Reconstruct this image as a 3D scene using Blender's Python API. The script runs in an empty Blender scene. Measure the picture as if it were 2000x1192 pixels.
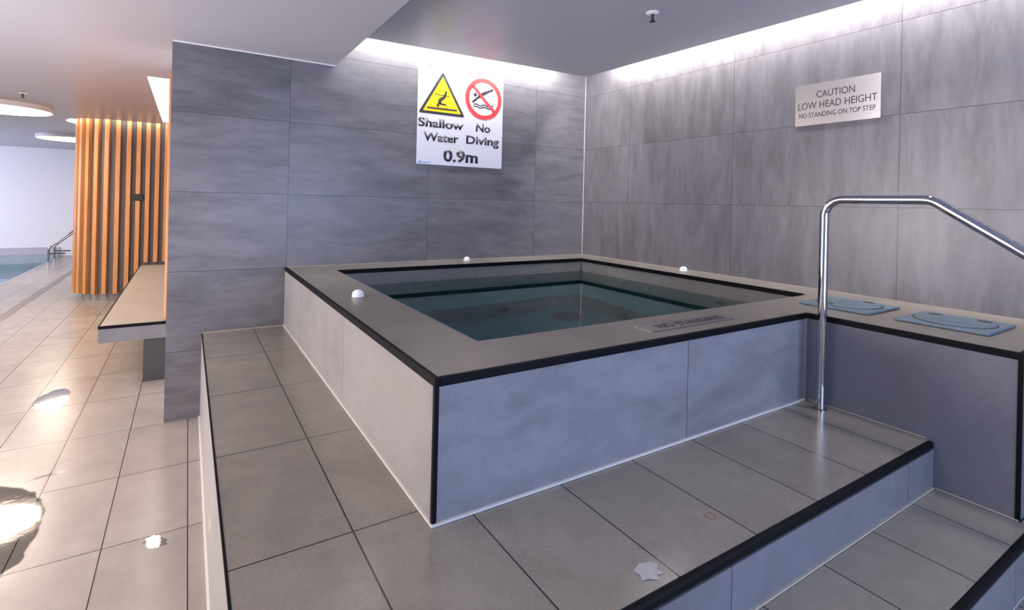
import bpy, bmesh, math, random
from mathutils import Matrix, Vector

random.seed(7)
SC = bpy.context.scene
COL = SC.collection
PI = math.pi

# ------------------------------------------------------------------ camera
yaw, pitch, roll = 0.563089, 0.000968, 0.023175
F = 1002.726                                   # focal length in pixels of the 2000 x 1192 frame
cy, sy = math.cos(yaw), math.sin(yaw)
fwd = Vector((sy * math.cos(pitch), cy * math.cos(pitch), math.sin(pitch)))
r0 = Vector((cy, -sy, 0)); u0 = r0.cross(fwd)
rgt = math.cos(roll) * r0 + math.sin(roll) * u0
upv = -math.sin(roll) * r0 + math.cos(roll) * u0
cam_data = bpy.data.cameras.new('camera'); cam = bpy.data.objects.new('camera', cam_data); COL.objects.link(cam)
m = Matrix.Identity(4)
for i in range(3):
    m[i][0], m[i][1], m[i][2] = rgt[i], upv[i], -fwd[i]
m[0][3], m[1][3], m[2][3] = -3.21079, -3.80582, 1.40423
cam.matrix_world = m
cam_data.sensor_fit = 'HORIZONTAL'; cam_data.sensor_width = 36
cam_data.lens = F / 2000 * 36
cam_data.shift_y = (395.4525 - 596) / 2000
cam_data.clip_start = 0.02; cam_data.clip_end = 100
SC.camera = cam

# ------------------------------------------------------------------ light and exposure
SC.view_settings.view_transform = 'Standard'
SC.view_settings.look = 'None'
SC.view_settings.exposure = 0.0
SC.view_settings.gamma = 1
SC.view_settings.use_curve_mapping = False
world = bpy.data.worlds.new('world'); SC.world = world; world.use_nodes = True
bg = world.node_tree.nodes['Background']
bg.inputs[0].default_value = (0.55, 0.68, 1.0, 1); bg.inputs[1].default_value = 0.5


def area(name, loc, target, sx, sy_, power, color, spread=PI):
    d = bpy.data.lights.new(name, 'AREA'); d.shape = 'RECTANGLE'; d.size = sx; d.size_y = sy_
    d.energy = power; d.color = color; d.spread = spread
    o = bpy.data.objects.new(name, d); COL.objects.link(o); o.location = loc
    o.rotation_euler = (Vector(target) - Vector(loc)).to_track_quat('-Z', 'Y').to_euler()
    return o


DISC_E, COVE_E, HALLCOVE_E, SLOT_E = 27.0, 350.0, 42.0, 6.0
COOL = (0.50, 0.65, 1.0)
WARM = (1.0, 0.83, 0.70)
# fill light added behind the camera, set in an added rear window
area('added_rear_fill', (-1.75, -5.25, 1.25), (-2.2, 0, 0.9), 1.9, 1.5, 98, COOL)
# fill lights added for the spa side and the far pool wall
area('added_side_fill', (-5.62, -0.95, 0.95), (-2.6, -1.1, 0.7), 1.5, 1.3, 145, (1.0, 0.91, 0.92))
area('added_pool_fill', (-9.0, 8.3, 1.3), (-5.5, 10.5, 1.3), 3.0, 1.6, 165, (0.78, 0.78, 1.0))
# recessed downlight in the spa ceiling just above the steps
d = bpy.data.lights.new('step_downlight', 'SPOT'); d.energy = 46; d.color = (1.0, 0.86, 0.74)
d.spot_size = math.radians(120); d.spot_blend = 0.7; d.shadow_soft_size = 0.05
o = bpy.data.objects.new('step_downlight', d); COL.objects.link(o); o.location = (-0.68, -2.95, 2.53)

# ------------------------------------------------------------------ node helpers


def new_mat(name):
    mt = bpy.data.materials.new(name); mt.use_nodes = True
    nt = mt.node_tree; b = nt.nodes['Principled BSDF']
    return mt, nt, b


def N(nt, t, **kw):
    n = nt.nodes.new(t)
    for k, v in kw.items():
        setattr(n, k, v)
    return n


def math_n(nt, op, a, b=None, clamp=False):
    n = N(nt, 'ShaderNodeMath', operation=op); n.use_clamp = clamp
    for i, v in enumerate((a, b)):
        if v is None:
            continue
        if isinstance(v, (int, float)):
            n.inputs[i].default_value = v
        else:
            nt.links.new(v, n.inputs[i])
    return n.outputs[0]


def mixc(nt, fac, a, b, blend='MIX'):
    n = N(nt, 'ShaderNodeMix', data_type='RGBA', blend_type=blend)
    ins = [n.inputs[0], n.inputs[6], n.inputs[7]]
    for s, v in zip(ins, (fac, a, b)):
        if isinstance(v, (int, float)):
            s.default_value = v
        elif isinstance(v, tuple):
            s.default_value = (*v, 1) if len(v) == 3 else v
        else:
            nt.links.new(v, s)
    return n.outputs[2]


def noise(nt, vec, scale, detail=4, rough=0.55, dist=0.0):
    n = N(nt, 'ShaderNodeTexNoise'); n.inputs['Scale'].default_value = scale
    n.inputs['Detail'].default_value = detail; n.inputs['Roughness'].default_value = rough
    n.inputs['Distortion'].default_value = dist
    nt.links.new(vec, n.inputs['Vector'])
    return n.outputs[0]


def ramp(nt, v, lo, hi):
    n = N(nt, 'ShaderNodeMapRange'); n.inputs[1].default_value = lo; n.inputs[2].default_value = hi
    nt.links.new(v, n.inputs[0])
    return n.outputs[0]


def tile_mat(name, base, au, av, ou, ov, su, sv, jw=0.0028, joint=(0.02, 0.02, 0.022), stretch=(1, 1, 1),
             rough=0.35, contrast=0.34, wet=None, spec=0.5):
    """Concrete-look porcelain tile: joints on a world grid, streaked cloudiness and fine pitting inside every tile."""
    mt, nt, b = new_mat(name)
    geo = N(nt, 'ShaderNodeNewGeometry')
    sep = N(nt, 'ShaderNodeSeparateXYZ'); nt.links.new(geo.outputs['Position'], sep.inputs[0])
    masks, ids = [], []
    for a, off, s in ((au, ou, su), (av, ov, sv)):
        f = math_n(nt, 'DIVIDE', math_n(nt, 'SUBTRACT', sep.outputs[a], off), s)
        fl = math_n(nt, 'FLOOR', f); fr = math_n(nt, 'SUBTRACT', f, fl)
        dist = math_n(nt, 'MULTIPLY', math_n(nt, 'MINIMUM', fr, math_n(nt, 'SUBTRACT', 1.0, fr)), s)
        masks.append(math_n(nt, 'LESS_THAN', dist, jw / 2)); ids.append(fl)
    jm = math_n(nt, 'MAXIMUM', masks[0], masks[1])
    cmb = N(nt, 'ShaderNodeCombineXYZ'); nt.links.new(ids[0], cmb.inputs[0]); nt.links.new(ids[1], cmb.inputs[1])
    wn = N(nt, 'ShaderNodeTexWhiteNoise', noise_dimensions='3D'); nt.links.new(cmb.outputs[0], wn.inputs['Vector'])
    sc_ = N(nt, 'ShaderNodeVectorMath', operation='SCALE'); nt.links.new(wn.outputs['Color'], sc_.inputs[0]); sc_.inputs['Scale'].default_value = 9
    mul = N(nt, 'ShaderNodeVectorMath', operation='MULTIPLY'); nt.links.new(geo.outputs['Position'], mul.inputs[0]); mul.inputs[1].default_value = stretch
    add = N(nt, 'ShaderNodeVectorMath', operation='ADD'); nt.links.new(mul.outputs[0], add.inputs[0]); nt.links.new(sc_.outputs[0], add.inputs[1])
    n1 = noise(nt, add.outputs[0], 2.6, 5, 0.62, 0.5)
    n2 = noise(nt, add.outputs[0], 11, 4, 0.6)
    n3 = noise(nt, geo.outputs['Position'], 160, 2, 0.5)
    v = math_n(nt, 'ADD', math_n(nt, 'MULTIPLY', math_n(nt, 'SUBTRACT', n1, 0.5), contrast * 2.4),
               math_n(nt, 'MULTIPLY', math_n(nt, 'SUBTRACT', n2, 0.5), contrast * 0.9))
    v = math_n(nt, 'ADD', v, math_n(nt, 'MULTIPLY', math_n(nt, 'SUBTRACT', n3, 0.5), 0.36))
    v = math_n(nt, 'ADD', v, math_n(nt, 'MULTIPLY', math_n(nt, 'SUBTRACT', wn.outputs['Value'], 0.5), 0.12))
    v = math_n(nt, 'ADD', v, 1.0)
    gray = N(nt, 'ShaderNodeCombineColor')
    for i in range(3):
        nt.links.new(math_n(nt, 'MULTIPLY', v, base[i]), gray.inputs[i])
    col = mixc(nt, jm, gray.outputs[0], joint)
    rg = math_n(nt, 'ADD', rough - 0.05, math_n(nt, 'MULTIPLY', n2, 0.12))
    if wet:
        lo, hi, scale, wr = wet
        wm = ramp(nt, noise(nt, geo.outputs['Position'], scale, 4, 0.6, 0.8), lo, hi)
        mr = N(nt, 'ShaderNodeMix'); nt.links.new(wm, mr.inputs[0]); nt.links.new(rg, mr.inputs[2]); mr.inputs[3].default_value = wr
        rg = mr.outputs[0]
        col = mixc(nt, math_n(nt, 'MULTIPLY', wm, 0.08), col, (0.09, 0.08, 0.075))
    nt.links.new(col, b.inputs['Base Color'])
    nt.links.new(rg, b.inputs['Roughness'])
    b.inputs['Specular IOR Level'].default_value = spec
    bp_ = N(nt, 'ShaderNodeBump'); bp_.inputs['Strength'].default_value = 0.25; bp_.inputs['Distance'].default_value = 0.002
    nt.links.new(math_n(nt, 'SUBTRACT', math_n(nt, 'MULTIPLY', n3, 0.3), jm), bp_.inputs['Height'])
    nt.links.new(bp_.outputs[0], b.inputs['Normal'])
    return mt


def plain(name, col, rough=0.5, metal=0.0, spec=0.5, bump=0.0, bscale=60, var=0.0):
    mt, nt, b = new_mat(name)
    b.inputs['Base Color'].default_value = (*col, 1); b.inputs['Roughness'].default_value = rough
    b.inputs['Metallic'].default_value = metal; b.inputs['Specular IOR Level'].default_value = spec
    geo = N(nt, 'ShaderNodeNewGeometry')
    nz = noise(nt, geo.outputs['Position'], bscale, 3)
    if var:
        nt.links.new(mixc(nt, nz, tuple(c * (1 - var) for c in col), tuple(min(1, c * (1 + var)) for c in col)), b.inputs['Base Color'])
    if bump:
        bp_ = N(nt, 'ShaderNodeBump'); bp_.inputs['Strength'].default_value = bump; bp_.inputs['Distance'].default_value = 0.004
        nt.links.new(nz, bp_.inputs['Height']); nt.links.new(bp_.outputs[0], b.inputs['Normal'])
    return mt


def emit(name, col, strength):
    mt, nt, b = new_mat(name)
    b.inputs['Base Color'].default_value = (0.9, 0.9, 0.9, 1)
    b.inputs['Emission Color'].default_value = (*col, 1); b.inputs['Emission Strength'].default_value = strength
    return mt


def wood_mat(name):
    mt, nt, b = new_mat(name)
    geo = N(nt, 'ShaderNodeNewGeometry')
    mul = N(nt, 'ShaderNodeVectorMath', operation='MULTIPLY'); nt.links.new(geo.outputs['Position'], mul.inputs[0]); mul.inputs[1].default_value = (24, 24, 1.2)
    g = noise(nt, mul.outputs[0], 2.2, 5, 0.65, 0.6)
    c = mixc(nt, ramp(nt, g, 0.3, 0.7), (0.40, 0.175, 0.068), (0.57, 0.28, 0.12))
    nt.links.new(c, b.inputs['Base Color']); b.inputs['Roughness'].default_value = 0.38
    return mt


def brushed(name, col, rough, vec=(1, 1, 60), aniso=0.0, rot=0.0, var=0.2):
    mt, nt, b = new_mat(name)
    b.inputs['Metallic'].default_value = 1.0; b.inputs['Base Color'].default_value = (*col, 1)
    geo = N(nt, 'ShaderNodeNewGeometry')
    mul = N(nt, 'ShaderNodeVectorMath', operation='MULTIPLY'); nt.links.new(geo.outputs['Position'], mul.inputs[0]); mul.inputs[1].default_value = vec
    g = noise(nt, mul.outputs[0], 14, 3)
    rr = N(nt, 'ShaderNodeMapRange'); rr.inputs[3].default_value = rough * (1 - var); rr.inputs[4].default_value = rough * (1 + var)
    nt.links.new(g, rr.inputs[0]); nt.links.new(rr.outputs[0], b.inputs['Roughness'])
    b.inputs['Anisotropic'].default_value = aniso; b.inputs['Anisotropic Rotation'].default_value = rot
    return mt


GREY = (0.132, 0.127, 0.145)
BEIGE = (0.195, 0.175, 0.153)
M = {}
M['tile_back'] = tile_mat('wall_tile_horizontal', GREY, 0, 2, -2.63, 0.426, 1.03, 0.5, stretch=(0.8, 1, 3.2), rough=0.36, contrast=0.6)
M['tile_right'] = tile_mat('wall_tile_vertical', (0.128, 0.122, 0.138), 1, 2, -0.597, 0.426, 0.995, 0.5, stretch=(1, 3.4, 0.75), rough=0.33, contrast=0.56)
M['tile_tubfront'] = tile_mat('tub_tile_front', (0.168, 0.163, 0.182), 0, 2, -2.64, -5, 1.03, 50, stretch=(0.9, 1, 2.2), rough=0.34, contrast=0.42)  # same grey tile as the walls, lightened for the light on this face
M['tile_tubside'] = tile_mat('tub_tile_side', (0.205, 0.196, 0.200), 1, 2, -0.581, -5, 1.0, 50, stretch=(1, 1, 1.6), rough=0.34, contrast=0.2)  # lighter copy of the grey tile; light from the left put into its colour
M['tile_riser'] = tile_mat('riser_tile', GREY, 0, 2, -2.03, -5, 1.03, 50, stretch=(1.3, 1, 1), rough=0.34, contrast=0.26)
M['tile_step'] = tile_mat('step_tile', BEIGE, 0, 1, -2.825, -0.610, 0.308, 0.613, stretch=(1.2, 1.2, 1), rough=0.17, contrast=0.26, jw=0.0045, wet=(0.63, 0.72, 1.5, 0.14))
M['tile_step_low'] = tile_mat('lower_step_tile', BEIGE, 0, 1, -2.825, -8, 0.308, 50, stretch=(1.2, 1.2, 1), rough=0.17, contrast=0.26, jw=0.0045, wet=(0.63, 0.72, 1.5, 0.14))
M['tile_coping'] = tile_mat('coping_tile', (0.185, 0.168, 0.150), 0, 1, -2.325, -2.105, 0.312, 0.605, stretch=(1.2, 1.2, 1), rough=0.30, contrast=0.2, jw=0.002, joint=(0.16, 0.14, 0.12))
M['tile_floor'] = tile_mat('floor_tile', (0.255, 0.228, 0.214), 0, 1, -3.184, -0.015, 0.2885, 0.615, stretch=(1.2, 1.0, 1), rough=0.22, contrast=0.22, jw=0.0045, wet=(0.62, 0.66, 1.25, 0.06))
M['tile_basin'] = tile_mat('basin_tile', (0.17, 0.165, 0.165), 0, 1, -2.3, -2.2, 0.5, 0.5, stretch=(1, 1, 2), rough=0.4, contrast=0.2, jw=0.003, joint=(0.1, 0.1, 0.1))
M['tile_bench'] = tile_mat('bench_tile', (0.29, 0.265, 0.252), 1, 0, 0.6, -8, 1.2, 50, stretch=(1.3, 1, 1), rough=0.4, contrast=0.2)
M['trim'] = plain('black_edge_trim', (0.004, 0.004, 0.006), 0.5, spec=0.08, var=0.3)
M['seal'] = plain('pale_sealant', (0.52, 0.50, 0.50), 0.4)
M['seal_beige'] = plain('beige_grout', (0.36, 0.31, 0.25), 0.5)
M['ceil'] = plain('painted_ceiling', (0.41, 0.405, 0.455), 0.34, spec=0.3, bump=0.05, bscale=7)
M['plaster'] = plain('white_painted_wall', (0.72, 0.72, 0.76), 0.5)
M['darkgap'] = plain('dark_backing', (0.10, 0.09, 0.10), 0.5)
M['wood'] = wood_mat('timber_slat')
M['chrome'] = brushed('polished_stainless_steel', (0.44, 0.44, 0.47), 0.06, vec=(1, 1, 1))
M['steel'] = brushed('brushed_stainless_steel', (0.52, 0.51, 0.54), 0.26, vec=(1, 1, 6), aniso=0.8, rot=0.25, var=0.0)
M['steel_plain'] = brushed('satin_stainless_steel', (0.50, 0.49, 0.50), 0.3, vec=(1, 60, 1))
M['white'] = plain('white_plastic', (0.86, 0.86, 0.88), 0.35)
M['signwhite'] = plain('white_sign_board', (0.72, 0.71, 0.78), 0.35)
M['black'] = plain('black_ink', (0.022, 0.02, 0.03), 0.5)
M['ink_grey'] = plain('etched_grey_lettering', (0.02, 0.018, 0.025), 0.5)
M['yellow'] = plain('yellow_ink', (0.80, 0.58, 0.01), 0.45)
M['red'] = plain('red_ink', (0.72, 0.05, 0.05), 0.45)
M['blue'] = plain('blue_ink', (0.10, 0.32, 0.62), 0.45)
M['cover'] = plain('blue_grey_plastic', (0.115, 0.16, 0.205), 0.42, var=0.15, bscale=25)
M['cover_lid'] = plain('blue_grey_plastic_lid', (0.105, 0.147, 0.19), 0.42, var=0.15, bscale=25)
M['hole'] = plain('dark_hole', (0.012, 0.012, 0.016), 0.6)
M['dark_metal'] = plain('dark_bronze_metal', (0.03, 0.028, 0.032), 0.4, metal=0.6)
M['jet'] = plain('dark_jet_fitting', (0.03, 0.03, 0.035), 0.4)
M['disc'] = emit('light_diffuser', (1.0, 0.84, 0.66), DISC_E)
M['led'] = emit('led_strip_warm', (1.0, 0.945, 0.90), COVE_E)
M['slotlight'] = emit('slot_diffuser', (1.0, 0.95, 0.88), SLOT_E)
M['led_hall'] = emit('led_strip_hall', (1.0, 0.86, 0.70), HALLCOVE_E)


def water_mat(name, tint, absorb, density, bumps):
    mt = bpy.data.materials.new(name); mt.use_nodes = True; nt = mt.node_tree
    nt.nodes.remove(nt.nodes['Principled BSDF']); out = nt.nodes['Material Output']
    g = N(nt, 'ShaderNodeBsdfGlass'); g.inputs['IOR'].default_value = 1.33; g.inputs['Roughness'].default_value = 0.0
    g.inputs['Color'].default_value = (*tint, 1)
    geo = N(nt, 'ShaderNodeNewGeometry')
    nz = noise(nt, geo.outputs['Position'], 5, 2)
    b_ = N(nt, 'ShaderNodeBump'); b_.inputs['Strength'].default_value = bumps; b_.inputs['Distance'].default_value = 0.01
    nt.links.new(nz, b_.inputs['Height']); nt.links.new(b_.outputs[0], g.inputs['Normal'])
    nt.links.new(g.outputs[0], out.inputs['Surface'])
    v = N(nt, 'ShaderNodeVolumeAbsorption'); v.inputs['Color'].default_value = (*absorb, 1); v.inputs['Density'].default_value = density
    nt.links.new(v.outputs[0], out.inputs['Volume'])
    return mt


M['water'] = water_mat('spa_water', (0.97, 1, 1), (0.02, 0.82, 0.87), 2.3, 0.03)
M['poolwater'] = water_mat('pool_water', (0.97, 1, 1), (0.2, 0.86, 0.95), 0.5, 0.05)

# ------------------------------------------------------------------ mesh helpers


def box(bm, x0, x1, y0, y1, z0, z1, bev=0.0, mi=0):
    vs = [bm.verts.new((x, y, z)) for x in (x0, x1) for y in (y0, y1) for z in (z0, z1)]
    fs = [(0, 1, 3, 2), (4, 6, 7, 5), (0, 4, 5, 1), (2, 3, 7, 6), (0, 2, 6, 4), (1, 5, 7, 3)]
    fl = [bm.faces.new([vs[i] for i in f]) for f in fs]
    for f in fl:
        f.material_index = mi
    if bev:
        es = list({e for f in fl for e in f.edges})
        bmesh.ops.bevel(bm, geom=es, offset=bev, segments=2, profile=0.5, affect='EDGES')
    return bm


def prism(bm, poly, z0, z1, mp=None):
    """poly: ccw outline in its own plane; mp(a, b, c) turns (outline a, outline b, height c) into a point."""
    mp = mp or (lambda a, b, c: (a, b, c))
    lo = [bm.verts.new(mp(a, b, z0)) for a, b in poly]; hi = [bm.verts.new(mp(a, b, z1)) for a, b in poly]
    n = len(poly)
    bm.faces.new(lo[::-1]); bm.faces.new(hi)
    for i in range(n):
        bm.faces.new((lo[i], lo[(i + 1) % n], hi[(i + 1) % n], hi[i]))
    return bm


def ring(bm, outer, inner, z0, z1, mp=None):
    mp = mp or (lambda a, b, c: (a, b, c))
    L = [[bm.verts.new(mp(a, b, z)) for a, b in p] for p in (outer, inner) for z in (z0, z1)]
    n = len(outer)
    for i in range(n):
        j = (i + 1) % n
        bm.faces.new((L[1][i], L[1][j], L[3][j], L[3][i])); bm.faces.new((L[0][j], L[0][i], L[2][i], L[2][j]))
        bm.faces.new((L[0][i], L[0][j], L[1][j], L[1][i])); bm.faces.new((L[2][j], L[2][i], L[3][i], L[3][j]))
    return bm


def circ(cx, cy_, r, n=48):
    return [(cx + r * math.cos(2 * PI * i / n), cy_ + r * math.sin(2 * PI * i / n)) for i in range(n)]


def lathe(bm, prof, loc=(0, 0, 0), seg=32):
    """prof: (radius, z) pairs from bottom to top about the vertical axis."""
    rows = []
    for r, z in prof:
        if r < 1e-6:
            rows.append([bm.verts.new((loc[0], loc[1], loc[2] + z))])
        else:
            rows.append([bm.verts.new((loc[0] + r * math.cos(2 * PI * i / seg), loc[1] + r * math.sin(2 * PI * i / seg), loc[2] + z)) for i in range(seg)])
    for a, b in zip(rows, rows[1:]):
        for i in range(seg):
            j = (i + 1) % seg
            if len(a) == 1 and len(b) == 1:
                continue
            if len(a) == 1:
                bm.faces.new((a[0], b[j], b[i]))
            elif len(b) == 1:
                bm.faces.new((a[i], a[j], b[0]))
            else:
                bm.faces.new((a[i], a[j], b[j], b[i]))
    if len(rows[0]) > 1:
        bm.faces.new(rows[0][::-1])
    if len(rows[-1]) > 1:
        bm.faces.new(rows[-1])
    return bm


def tube(bm, path, r, seg=20):
    pts = [Vector(p) for p in path]; rows = []
    up = None
    for i, p in enumerate(pts):
        t = (pts[min(i + 1, len(pts) - 1)] - pts[max(i - 1, 0)]).normalized()
        if up is None:
            up = t.orthogonal().normalized()
        up = (up - t * up.dot(t)).normalized(); w = t.cross(up)
        rows.append([bm.verts.new(p + r * (math.cos(2 * PI * k / seg) * up + math.sin(2 * PI * k / seg) * w)) for k in range(seg)])
    for a, b in zip(rows, rows[1:]):
        for k in range(seg):
            j = (k + 1) % seg
            bm.faces.new((a[k], a[j], b[j], b[k]))
    bm.faces.new(rows[0][::-1]); bm.faces.new(rows[-1])
    return bm


def bend(path, rad, n=10):
    """Round the inner corners of a polyline with fillets of radius rad."""
    P = [Vector(p) for p in path]; out = [P[0]]
    for a, b, c in zip(P, P[1:], P[2:]):
        u, v = (a - b).normalized(), (c - b).normalized()
        ang = u.angle(v); t = rad / math.tan(ang / 2)
        s, e = b + u * t, b + v * t
        ctr = b + (u + v).normalized() * (rad / math.sin(ang / 2))
        for k in range(n + 1):
            q = s.lerp(e, k / n) - ctr
            q = (s - ctr).lerp(e - ctr, k / n).normalized() * rad
            out.append(ctr + q)
    out.append(P[-1])
    return out


def stroke(pts, w):
    """Outline polygon of a flat stroke of width w along pts (2-D)."""
    L, R_ = [], []
    for i, p in enumerate(pts):
        a = pts[max(i - 1, 0)]; b = pts[min(i + 1, len(pts) - 1)]
        dx, dy = b[0] - a[0], b[1] - a[1]; l = math.hypot(dx, dy)
        ww = w[i] if isinstance(w, (list, tuple)) else w
        nx, ny = -dy / l * ww / 2, dx / l * ww / 2
        L.append((p[0] + nx, p[1] + ny)); R_.append((p[0] - nx, p[1] - ny))
    return R_ + L[::-1]


def obj(name, bm, mat, parent=None, smooth=False, label=None):
    bmesh.ops.recalc_face_normals(bm, faces=bm.faces[:])
    me = bpy.data.meshes.new(name); bm.to_mesh(me); bm.free()
    for mm in (mat if isinstance(mat, (list, tuple)) else [mat]):
        me.materials.append(mm)
    o = bpy.data.objects.new(name, me); COL.objects.link(o)
    if smooth:
        for p in me.polygons:
            p.use_smooth = True
        try:
            me.set_sharp_from_angle(angle=math.radians(40))
        except Exception:
            pass
    if parent is not None:
        o.parent = parent
        o.matrix_parent_inverse = Matrix.Translation(-parent.location)
    if label:
        o['label'] = label
    return o


def nb():
    return bmesh.new()


def thing(name, label, cat, loc=(0, 0, 0), group=None):
    o = bpy.data.objects.new(name, None); COL.objects.link(o); o.location = loc; o.empty_display_size = 0.1
    o['label'] = label; o['category'] = cat
    if group:
        o['group'] = group
    return o


def tag(o, label, cat, group=None, kind=None):
    o['label'] = label; o['category'] = cat
    if group:
        o['group'] = group
    if kind:
        o['kind'] = kind
    return o


def struct(name, bm, mat, label=None):
    o = obj(name, bm, mat); o['kind'] = 'structure'
    if label:
        o['label'] = label; o['category'] = name.split('_')[0]
    return o


def copy_thing(root, loc, label, group=None):
    r = root.copy(); COL.objects.link(r); r.location = loc; r['label'] = label
    if group:
        r['group'] = group
    for ch in list(root.children):
        c = ch.copy(); COL.objects.link(c); c.parent = r; c.matrix_parent_inverse = ch.matrix_parent_inverse.copy()
        for g in list(ch.children):
            q = g.copy(); COL.objects.link(q); q.parent = c; q.matrix_parent_inverse = g.matrix_parent_inverse.copy()
    return r


def text_bm(s, width, height, mp, depth=0.0012, bold=0.0, x0=0.0, y0=0.0, base='H'):
    """Lettering as a mesh: cap height scaled to height, whole line scaled to width, lower-left at (x0, y0)."""
    def mk(body):
        cu = bpy.data.curves.new('lettering', 'FONT'); cu.body = body; cu.size = 1.0; cu.offset = bold; cu.fill_mode = 'FRONT'; cu.resolution_u = 4
        to = bpy.data.objects.new('lettering', cu); COL.objects.link(to)
        bpy.context.view_layer.update()
        me = bpy.data.meshes.new_from_object(to.evaluated_get(bpy.context.evaluated_depsgraph_get()))
        bpy.data.objects.remove(to); bpy.data.curves.remove(cu)
        return me
    cap = mk(base); ch = max(v.co.y for v in cap.vertices) - min(v.co.y for v in cap.vertices); cb = min(v.co.y for v in cap.vertices)
    bpy.data.meshes.remove(cap)
    me = mk(s); xs = [v.co.x for v in me.vertices]; a, b = min(xs), max(xs)
    kx, ky = width / (b - a), height / ch
    bm = nb(); bm.from_mesh(me); bpy.data.meshes.remove(me)
    r = bmesh.ops.extrude_face_region(bm, geom=bm.faces[:])
    top = [e for e in r['geom'] if isinstance(e, bmesh.types.BMVert)]
    ts = set(top)
    for v in bm.verts:
        v.co = Vector(mp(x0 + (v.co.x - a) * kx, y0 + (v.co.y - cb) * ky, depth if v in ts else 0.0))
    return bm


# ------------------------------------------------------------------ key dimensions (metres)
XL, XB = -3.31, -2.335                 # left end of the back wall, edge of the low ceiling
ZL, ZP = 2.36, 2.55                    # low ceiling, ceiling panel over the spa
XT, YT, ZT = -2.638, -2.535, 0.927     # spa: left face, front face, rim
ZS1, ZS2, ZS3 = 0.5285, 0.351, 0.175   # treads
XP, YP = -0.78, -3.257                 # side plinth
G = 0.0015                             # hairline gap between neighbouring things
YS1, YS2, YS3 = -3.02, -3.305, -3.60
XS = -3.12
XI0, XI1, YI0, YI1 = -2.361, -0.246, -0.286, -2.26
ZW = 0.815
XW = -3.312                             # corridor wall plane
YFAR, YREAR, XFAR = 11.1, -5.4, -9.2

# ------------------------------------------------------------------ setting
bm = nb()
PX = -5.58; PY0, PY1 = 3.6, 10.95
for x0, x1, y0, y1 in ((PX, -3.0, YREAR, YFAR), (XFAR, PX, YREAR, PY0), (-3.0, 0.0, YREAR, YS3 + 0.1)):
    box(bm, x0, x1, y0, y1, -0.08, 0.0)
struct('floor', bm, M['tile_floor'])

bm = nb(); box(bm, XL, 0.0, 0.0, 0.25, 0, 2.9); struct('wall_back', bm, M['tile_back'])
bm = nb(); box(bm, 0.0, 0.25, YREAR, 0.25, 0, 2.9); struct('wall_right', bm, M['tile_right'])
bm = nb(); box(bm, XW, XW + 0.2, 0.25, YFAR, 0, 2.9); struct('wall_corridor', bm, M['plaster'])
bm = nb(); box(bm, XFAR, XW + 0.2, YFAR, YFAR + 0.2, -0.6, 4.2); struct('wall_far', bm, M['plaster'])
bm = nb()                                # left wall with a long window added beside the pool fill
for y0, y1, z0, z1 in ((YREAR, 3.6, 0, 2.9), (10.0, YFAR + 0.2, 0, 2.9), (3.6, 10.0, 0, 0.42), (3.6, 10.0, 2.1, 2.9)):
    box(bm, XFAR - 0.2, XFAR, y0, y1, z0, z1)
struct('wall_left', bm, M['plaster'])
bm = nb()
for y0, y1, z0, z1 in ((3.6, 3.66, 0.42, 2.1), (9.94, 10.0, 0.42, 2.1), (3.6, 10.0, 0.42, 0.48), (3.6, 10.0, 2.04, 2.1), (6.6, 6.66, 0.42, 2.1)):
    box(bm, XFAR - 0.14, XFAR - 0.06, y0, y1, z0, z1)
struct('window_added_2', bm, M['dark_metal'])
bm = nb()                                # partition and low window added left of the camera for the side fill
for y0, y1, z0, z1 in ((YREAR, -1.75, 0, ZL), (-0.15, 1.6, 0, ZL), (-1.75, -0.15, 0, 0.25), (-1.75, -0.15, 1.65, ZL)):
    box(bm, -5.85, -5.68, y0, y1, z0, z1)
struct('wall_added_partition', bm, M['plaster'])
bm = nb()
for y0, y1, z0, z1 in ((-1.75, -1.70, 0.25, 1.65), (-0.20, -0.15, 0.25, 1.65), (-1.75, -0.15, 0.25, 0.30), (-1.75, -0.15, 1.60, 1.65)):
    box(bm, -5.80, -5.72, y0, y1, z0, z1)
struct('window_added_3', bm, M['dark_metal'])
bm = nb()                                # rear wall with a window opening added for the fill light
for x0, x1, z0, z1 in ((XFAR, -6.2, 0, 2.9), (-0.6, 0.25, 0, 2.9), (-6.2, -0.6, 0, 0.35), (-6.2, -0.6, 2.3, 2.9)):
    box(bm, x0, x1, YREAR - 0.2, YREAR, z0, z1)
struct('wall_rear', bm, M['plaster'])
bm = nb()
for x0, x1, z0, z1 in ((-6.2, -6.14, 0.35, 2.3), (-0.66, -0.6, 0.35, 2.3), (-6.2, -0.6, 0.35, 0.41), (-6.2, -0.6, 2.24, 2.3), (-4.36, -4.3, 0.35, 2.3), (-2.5, -2.44, 0.35, 2.3)):
    box(bm, x0, x1, YREAR - 0.14, YREAR - 0.06, z0, z1)
struct('window_added_1', bm, M['dark_metal'])

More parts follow.
